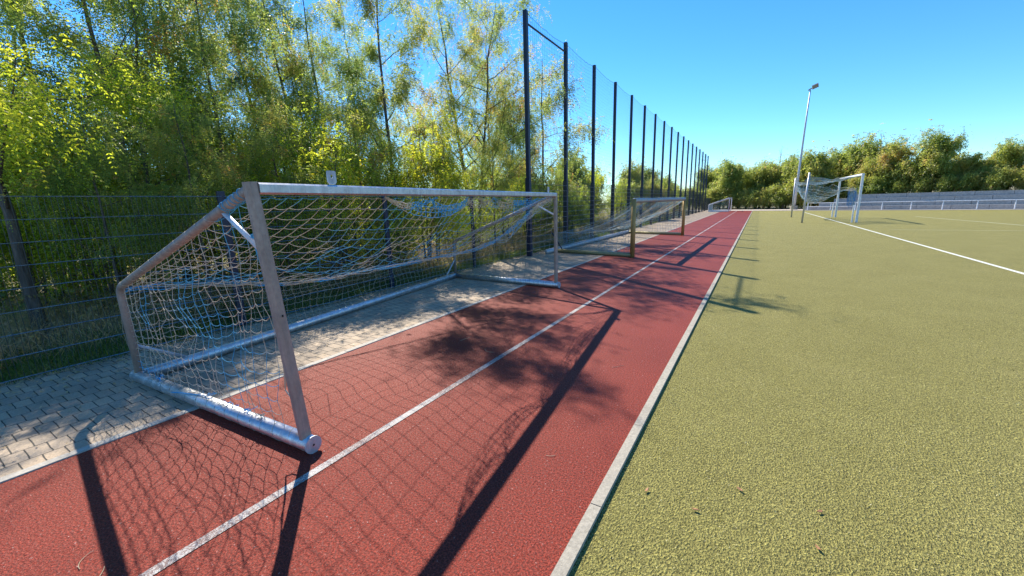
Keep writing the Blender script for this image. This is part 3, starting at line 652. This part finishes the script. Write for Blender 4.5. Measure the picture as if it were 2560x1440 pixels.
# bushy shrubs
make_proto('bush_a', 31, 3.3, .03, (.05, .0), 1.7, 9, .08, 1800, 'leafyel', size=.20, npair=3, lw=.035, ll=.06, tmean=.5, forks=4, ang=(.3, 1.0), jit=.2, ntw=4)
make_proto('bush_b', 32, 2.6, .025, (0, .05), 1.5, 9, .08, 1700, 'leafdark', size=.20, npair=3, lw=.035, ll=.06, tmean=.45, forks=4, ang=(.2, .9), jit=.2, ntw=4)
make_proto('bush_c', 33, 4.6, .04, (0, 0), 2.1, 10, .1, 2400, 'leafyel', size=.22, npair=4, lw=.035, ll=.06, tmean=.6, forks=4, ang=(.3, 1.0), jit=.22, ntw=4)
make_proto('thick_a', 34, 6.5, .08, (0, .02), 2.6, 14, .12, 3800, 'leafyel', size=.26, npair=4, lw=.038, ll=.07, tmean=.55, forks=2, jit=.32, ang=(.1, .9), ntw=5)
make_proto('thick_b', 35, 6.0, .08, (0, .0), 2.5, 14, .12, 3800, 'leaf', size=.26, npair=4, lw=.038, ll=.07, tmean=.42, forks=2, jit=.32, ang=(.1, .9), ntw=5)
# far trees with larger leaf clusters
make_proto('far_a', 41, 7.0, .12, (0, 0), 3.0, 15, .12, 5200, 'leaffar', size=.42, npair=3, lw=.095, ll=.17, tmean=.46, tvar=.3, forks=2, jit=.22, ntw=5)
make_proto('far_b', 42, 6.0, .12, (0, 0), 2.8, 15, .1, 5200, 'leaffar', size=.42, npair=3, lw=.095, ll=.17, tmean=.62, forks=3, jit=.22, ntw=5)
make_proto('far_c', 43, 6.5, .10, (.04, 0), 2.6, 14, .1, 4400, 'leaffar', size=.42, npair=3, lw=.095, ll=.17, tmean=.66, tvar=.3, forks=2, jit=.22, ntw=5)
make_proto('far_d', 44, 3.6, .06, (0, 0), 2.0, 12, .05, 2600, 'leaffar', size=.36, npair=3, lw=.08, ll=.14, tmean=.55, forks=3, jit=.2, ntw=4)
make_proto('bare', 45, 7.5, .10, (0, .03), 1.6, 14, .35, 50, 'leaffar', size=.25, npair=2, lw=.05, ll=.1, tmean=.5, jit=.15, ntw=9, ang=(.7, 1.2))
make_proto('conifer', 46, 2.3, .05, (0, 0), .85, 34, .04, 3800, 'leafdark', size=.14, npair=4, lw=.012, ll=.05, tmean=.25, tvar=.1, ang=(-.1, .3), jit=.05, ntw=4, brown=0)

def px_at(px, X, z=0.0):
    p = atx(px, 470, X); return V(p[0], p[1], z)
G_L = 'slender locust trees behind the fence'
for key, px, X, lab, rz, sc in [
    ('loc_e', 5, -9.6, 'dark leaning double trunk locust tree at the left picture edge', .3, 1.05),
    ('loc_b', 330, -11.0, 'thin locust tree rising left of the nearest goal behind the fence', 1.0, .95),
    ('loc_f', 585, -11.5, 'young thin locust tree just left of the nearest goal corner', 2.0, 1.15),
    ('loc_a', 770, -13.6, 'locust tree with left leaning trunk above the lug on the silver crossbar', 0, .86),
    ('loc_b', 838, -13.6, 'slim twin stemmed locust tree right of the left leaning one', 3.4, .9),
    ('loc_c', 985, -10.0, 'upright locust tree with yellow brown clumps behind the middle of the silver crossbar', 0, .86),
    ('loc_d', 1180, -9.8, 'largest locust tree with thick forked trunk left of the first tall fence post', .8, .84),
    ('loc_f', 1365, -9.6, 'small locust tree with brown clumps between the first two tall fence posts', 1.2, 1.35),
    ('loc_c', 120, -14.5, 'tall locust tree standing behind the thicket at the far left', 2.2, .9),
    ('loc_a', 480, -14.5, 'airy locust tree behind the thicket left of the goal', 4.1, 1.0),
    ('loc_d', 690, -15.0, 'broad locust tree further back behind the left end of the silver goal', 3.1, .8),
    ('loc_f', 700, -8.9, 'low spreading young locust just behind the mesh fence left of the first trunks', 1.0, .62),
    ('loc_f', 905, -8.8, 'low spreading young locust just behind the fence under the upright locust', 3.0, .66),
    ('loc_f', 1085, -8.8, 'low spreading young locust close behind the fence left of the thick trunk', 5.0, .68),
    ('loc_f', 1235, -8.6, 'low spreading young locust close behind the fence right of the thick trunk', .4, .66),
    ('loc_b', 1288, -11.3, 'slim locust tree just left of the first tall fence post', .9, .86),
    ('loc_c', 1232, -12.0, 'tall locust tree just behind and right of the largest locust tree', 3.7, .98),
    ('loc_f', 470, -8.5, 'low thin young locust close behind the fence above the rear goal corner', 4.6, .56),
    ('loc_f', 250, -8.6, 'low thin young locust close behind the fence at the left', 1.6, .52),
    ('loc_b', 420, -16.5, 'slim locust tree rising behind the thicket just left of the silver goal corner', 5.0, 1.0),
    ('loc_c', 900, -16.5, 'locust tree further back between the slim twin stems and the upright one', 2.9, 1.0),
    ('loc_b', 1075, -15.5, 'locust tree further back just left of the largest locust tree', 1.9, .85),
    ('loc_f', 1270, -13.5, 'small locust tree further back between the largest locust and the first tall post', 4.4, 1.0),
    ]: plant(key, px_at(px, X), lab, 'tree', 'locust_tree', G_L, rz, sc)
rt = random.Random(8)
G_T = 'dense thicket trees behind the locusts'
for i in range(18):
    px = -160+i*84; X = -13.2-rt.uniform(0, 2.2); key = ('thick_a', 'thick_b')[i % 2]
    if i % 5 == 4: key = 'bush_c'
    sc = (.78 if px < 420 else .76 if px < 620 else .74 if px < 1000 else .68)*rt.uniform(.9, 1.1)
    lab = 'leafy yellow green thicket tree left of the silver goal' if px < 560 else 'low leafy thicket tree seen above the silver crossbar' if px < 1280 else 'leafy thicket tree behind the tall fence'
    plant(key, px_at(px, X), lab, 'tree', 'thicket_tree', G_T, rt.uniform(0, 6), sc)
G_W = 'woodland edge trees far back on the left'
for i in range(16):
    px = -250+i*105; X = -21-rt.uniform(0, 4)
    if px < 500 and i % 2 == 0: continue
    plant('far_b' if i % 2 else 'far_d', px_at(px, X), 'dense woodland tree far back behind the thicket on the left', 'tree', 'woodland_tree', G_W, rt.uniform(0, 6), rt.uniform(.55, .68) if px < 500 else .55)
G_S = 'bushes along the back of the near fence'
for i in range(26):
    px = -260+i*66
    if px < 560 and i % 3 != 1: continue
    X = -10.6-rt.uniform(0, 2.2) if px < 600 else -8.5-rt.uniform(0, 1.4); key = ('bush_c', 'bush_a', 'bush_b', 'bush_a')[i % 4]
    if 1200 < px: X = -8.6-rt.uniform(0, 1.2)
    lab = 'leafy green bush growing behind the mesh fence left of the silver goal' if px < 560 else 'leafy green bush behind the mesh fence and the silver goal' if px < 1290 else 'leafy green bush behind the first tall fence posts'
    plant(key, px_at(px, X), lab, 'bush', 'bush', G_S, rt.uniform(0, 6), rt.uniform(.55, .95)*(1.15 if px >= 600 else 1), ('stems', 'foliage'))
plant('conifer', px_at(1432, -8.3), 'small dark conical conifer behind the second tall fence post', 'tree', 'conifer', None, 0, 1.0)
G_B = 'trees and bushes behind the tall fence'
for i in range(24):
    y = 17+i*2.5; X = -9.2-rt.uniform(0, 3.5); key = ('bush_c', 'far_b', 'bush_a', 'far_d', 'far_a')[i % 5]
    sc = {'bush_c': .85, 'far_b': .62, 'bush_a': .95, 'far_d': .8, 'far_a': .66}[key]*rt.uniform(.85, 1.1)*(1.0 if y < 50 else 1.1)
    plant(key, (X, y, 0), 'bushy green tree behind the nearer half of the tall fence' if i < 12 else 'bushy green tree behind the far half of the tall fence', 'tree', 'fence_side_tree', G_B, rt.uniform(0, 6), sc)
G_F = 'trees beyond the far end of the track'
for i in range(22):
    t = -14+i*1.05; d = 9+rt.uniform(0, 7); p = E2(t, d); key = ('far_a', 'far_b', 'far_a', 'far_a')[i % 4]
    plant(key, (p[0], p[1], 0), 'full green tree beyond the end of the red track' if t < 3 else 'full green tree around the foot of the floodlight mast', 'tree', 'background_tree', G_F, rt.uniform(0, 6), rt.uniform(.8, .98) if t < 2 else rt.uniform(.95, 1.15))
for i in range(14):
    t = -11+i*1.3; d = 7.2+rt.uniform(0, 1.6); p = E2(t, d)
    plant('far_d', (p[0], p[1], 0), 'low yellow green bush at the far end of the track', 'bush', 'background_bush', 'low bushes beyond the far path', rt.uniform(0, 6), rt.uniform(.55, .9), ('stems', 'foliage'))
G_R = 'trees on the bank behind the terrace stand'
for i in range(34):
    t = 9+i*1.45; row = i % 2; d = 8.6+row*3.0+rt.uniform(-.6, .8); p = E2(t, d); key = ('far_b', 'far_a', 'far_c', 'far_b', 'far_a', 'far_b', 'far_c')[i % 7]
    lab = 'rusty brown green tree on the bank above the terrace' if key == 'far_c' else 'dense olive green tree on the bank above the terrace'
    plant(key, (p[0], p[1], 1.2), lab, 'tree', 'bank_tree', G_R, rt.uniform(0, 6), rt.uniform(.72, .92)*(1.0 if t < 15 else .84))
for i in range(26):
    t = 9+i*1.8; p = E2(t, 6.9+rt.uniform(-.3, .6))
    plant('far_d', (p[0], p[1], 1.2), 'low bush on the bank directly above the terrace top', 'bush', 'bank_bush', 'low bushes along the top of the terrace', rt.uniform(0, 6), rt.uniform(.5, .8), ('stems', 'foliage'))
for k, (t, d) in enumerate([(-4, 18), (6, 16), (8.5, 16), (14, 15), (16, 15), (27, 15), (43, 16)]):
    p = E2(t, d); plant('bare', (p[0], p[1], .6), 'thin nearly bare tree top poking above the green trees', 'tree', 'bare_tree', 'thin bare tree tops on the skyline', k, (1.15, 1.2, 1.2, 1.15, 1.1, 1.1, 1.3)[k])

# grass and dry stalks behind the fence
def blades(x0, x1, y0, y1, n, h, w, seed, tm, tv, lean=.4, dens=None, tj=.12):
    rg = np.random.default_rng(seed); x = rg.uniform(x0, x1, n); y = rg.uniform(y0, y1, n)
    p = np.stack([x, y, np.full(n, -.02)], 1)
    if dens is not None: k = dens(p, rg); p = p[k]; n = len(p)
    a = rg.uniform(0, 6.28, n); s = np.stack([np.cos(a), np.sin(a), 0*a], 1); ln = np.stack([rg.normal(0, lean, n), rg.normal(0, lean, n), np.ones(n)], 1)
    hh = h*rg.uniform(.5, 1.3, n); ww = w*rg.uniform(.7, 1.3, n)
    mid = p+unit(ln)*hh[:, None]*.55; bend = ln.copy(); bend[:, :2] *= 2.2; tip = mid+unit(bend)*hh[:, None]*.45
    v = np.stack([p-s*ww[:, None]/2, p+s*ww[:, None]/2, mid+s*ww[:, None]*.4, mid-s*ww[:, None]*.4, tip], 1).reshape(-1, 3)
    b = np.arange(n)[:, None]*5; tint = np.clip(tm+tv*vnoise(p, 1.5, seed)+rg.normal(0, tj, n), 0, 1)
    mb = MB(); mb.add(v, b+np.array([[0, 1, 2, 3]]), np.repeat(tint, 5)); mb.f.setdefault(3, []).append(b+np.array([[3, 2, 4]])); return mb
tag(blades(-8.6, -7.0, -1.5, 40, 80000, .17, .009, 5, .45, .35).build('grass', M['grassm'], attr=True), 'short green grass at the foot of the fence', 'grass', kind='stuff')
tag(blades(-11, -7.5, -2, 30, 34000, .6, .007, 6, .55, .4, .7).build('dry_stalks', M['drystalk'], attr=True), 'dry brown stalks in the undergrowth behind the fence', 'undergrowth', kind='stuff')
# low ground cover
rg = np.random.default_rng(77); n = 20000
pp = np.stack([rg.uniform(-17, -7.6, n), rg.uniform(-3, 45, n), np.zeros(n)], 1); hh = (.25+.9*np.clip((-7.6-pp[:, 0])/2.5, 0, 1))*(.6+.5*vnoise(pp, .9, 3)); pp[:, 2] = rg.uniform(0, 1, n)*np.maximum(hh, .1)
mb = MB(); dd = rg.normal(0, 1, (n, 3)); dd[:, 2] *= .4; fronds(mb, pp, dd, rg, .22, 3, .045, .07, np.clip(.5+.4*vnoise(pp, 1.1, 5)+rg.normal(0, .1, n), 0, 1), .3)
tag(mb.build('undergrowth', M['underb'], attr=True), 'low leafy undergrowth on the woodland floor behind the fence', 'undergrowth', kind='stuff')
def litter(name, x0, x1, y0, y1, n, sz, seed, m, label, cat, edge=None):
    rg = np.random.default_rng(seed); x = rg.uniform(x0, x1, n)
    if edge is not None: x = edge+np.abs(rg.normal(0, (x1-x0)/3, n))
    p = np.stack([x, rg.uniform(y0, y1, n), np.full(n, .012)], 1); a = rg.uniform(0, 6.28, n); s = np.stack([np.cos(a), np.sin(a), rg.normal(0, .25, n)], 1); t = np.stack([-np.sin(a), np.cos(a), rg.normal(0, .25, n)], 1)
    z = sz*rg.uniform(.5, 1.3, n)[:, None]; v = np.stack([p-s*z, p+t*z*.45, p+s*z, p-t*z*.45], 1).reshape(-1, 3); v[:, 2] = np.maximum(v[:, 2], .006)
    mb = MB(); mb.add(v, np.arange(4*n).reshape(-1, 4), np.repeat(rg.uniform(.3, 1, n), 4)); return tag(mb.build(name, m, attr=True), label, cat, kind='stuff')
litter('leaf_litter', -7.0, -5.6, -2, 30, 5200, .022, 91, M['drystalk'], 'dry leaf crumbs gathered on the paving along the fence foot', 'leaf litter', -7.05)
litter('paving_litter', -6.8, -4.4, -2, 24, 1200, .014, 92, M['drystalk'], 'scattered dry crumbs on the paving', 'leaf litter')
tag(blades(-7.15, -6.9, -1.5, 40, 9000, .09, .007, 15, .5, .3).build('fence_foot_weeds', M['grassm'], attr=True), 'short weeds growing out of the paving edge under the fence', 'weeds', kind='stuff')
# turf fibres close to the camera
def tdens(p, rg):
    d = np.hypot(p[:, 0], p[:, 1]); q = p[:, 0] > -.64; vis = ((p@RT) / np.maximum(p@FW-C0@FW, .01) < 1.6); return q & vis & (rg.random(len(p)) < np.clip(1.4-d/7, .05, 1))
mb = blades(-.64, 9, .3, 9, 620000, .018, .0052, 9, .5, .1, .8, tdens, .24)
tag(mb.build('turf_fibres', M['turfb'], attr=True), 'short olive artificial turf fibres in the foreground', 'turf', kind='stuff')

# ------------------------------------------------------------------ small litter
def stalk(x, y, L_, seed, label, z=.004):
    rg = np.random.default_rng(seed); p = gnd(x, y); a = rg.uniform(0, 6.28); q = [V(0, 0, 0)]; kap = rg.uniform(-2.4, 2.4)
    for i in range(9): q.append(q[-1]+V(math.cos(a), math.sin(a), 0)*L_/9); a += kap/9
    o = sweep(MB(), np.array(q), circ(.0016, 5)).build('leaf_stalk', M['petiole']); o.location = (p[0], p[1], z+.002); tag(o, label, 'leaf stalk', 'dry leaf stalks lying on the ground')
for i, (x, y, L_, lb) in enumerate([(235, 1378, .14, 'curled dry leaf stalk on red track at bottom left'), (262, 1418, .16, 'straight pale leaf stalk on red track at bottom left corner'), (1560, 915, .16, 'curved pale leaf stalk on red track near the kerb'), (1365, 1140, .07, 'tiny pale leaf stalk on red track beside the crossbar shadow'),
      (1150, 853, .2, 'pale leaf stalk in the tree shadow behind the white line'), (1213, 873, .2, 'thin leaf stalk just left of the white line'), (960, 864, .16, 'leaf stalk on red track beside the paving edge'), (690, 1070, .1, 'tiny leaf stalk beside the near goal tube end')]):
    stalk(x, y, L_, 50+i, lb)
for i, (x, y, lb) in enumerate([(1738, 1270, 'reddish fallen leaf on turf right of the kerb'), (1617, 1222, 'small brown fallen leaf on turf beside the kerb'), (1850, 1220, 'small brown fallen leaf on turf, middle foreground'), (2050, 1275, 'pale fallen leaf on turf towards the right foreground'), (2045, 1365, 'orange fallen leaf on turf near the bottom right')]):
    p = gnd(x, y, .01); mb = MB(); a = i*1.3; c, s = math.cos(a), math.sin(a); pts = [(-.02, 0, .004), (-.006, .008, 0), (.012, .007, .003), (.022, 0, .008), (.012, -.007, .002), (-.006, -.008, .004)]
    mb.ngon([(q[0]*c-q[1]*s, q[0]*s+q[1]*c, q[2]+.002) for q in pts]); mb.ngon([(q[0]*c-q[1]*s, q[0]*s+q[1]*c, q[2]) for q in pts][::-1])
    o = mb.build('fallen_leaf', M['fallen']); o.location = (p[0], p[1], -.001); tag(o, lb, 'leaf', 'fallen leaves on the turf')
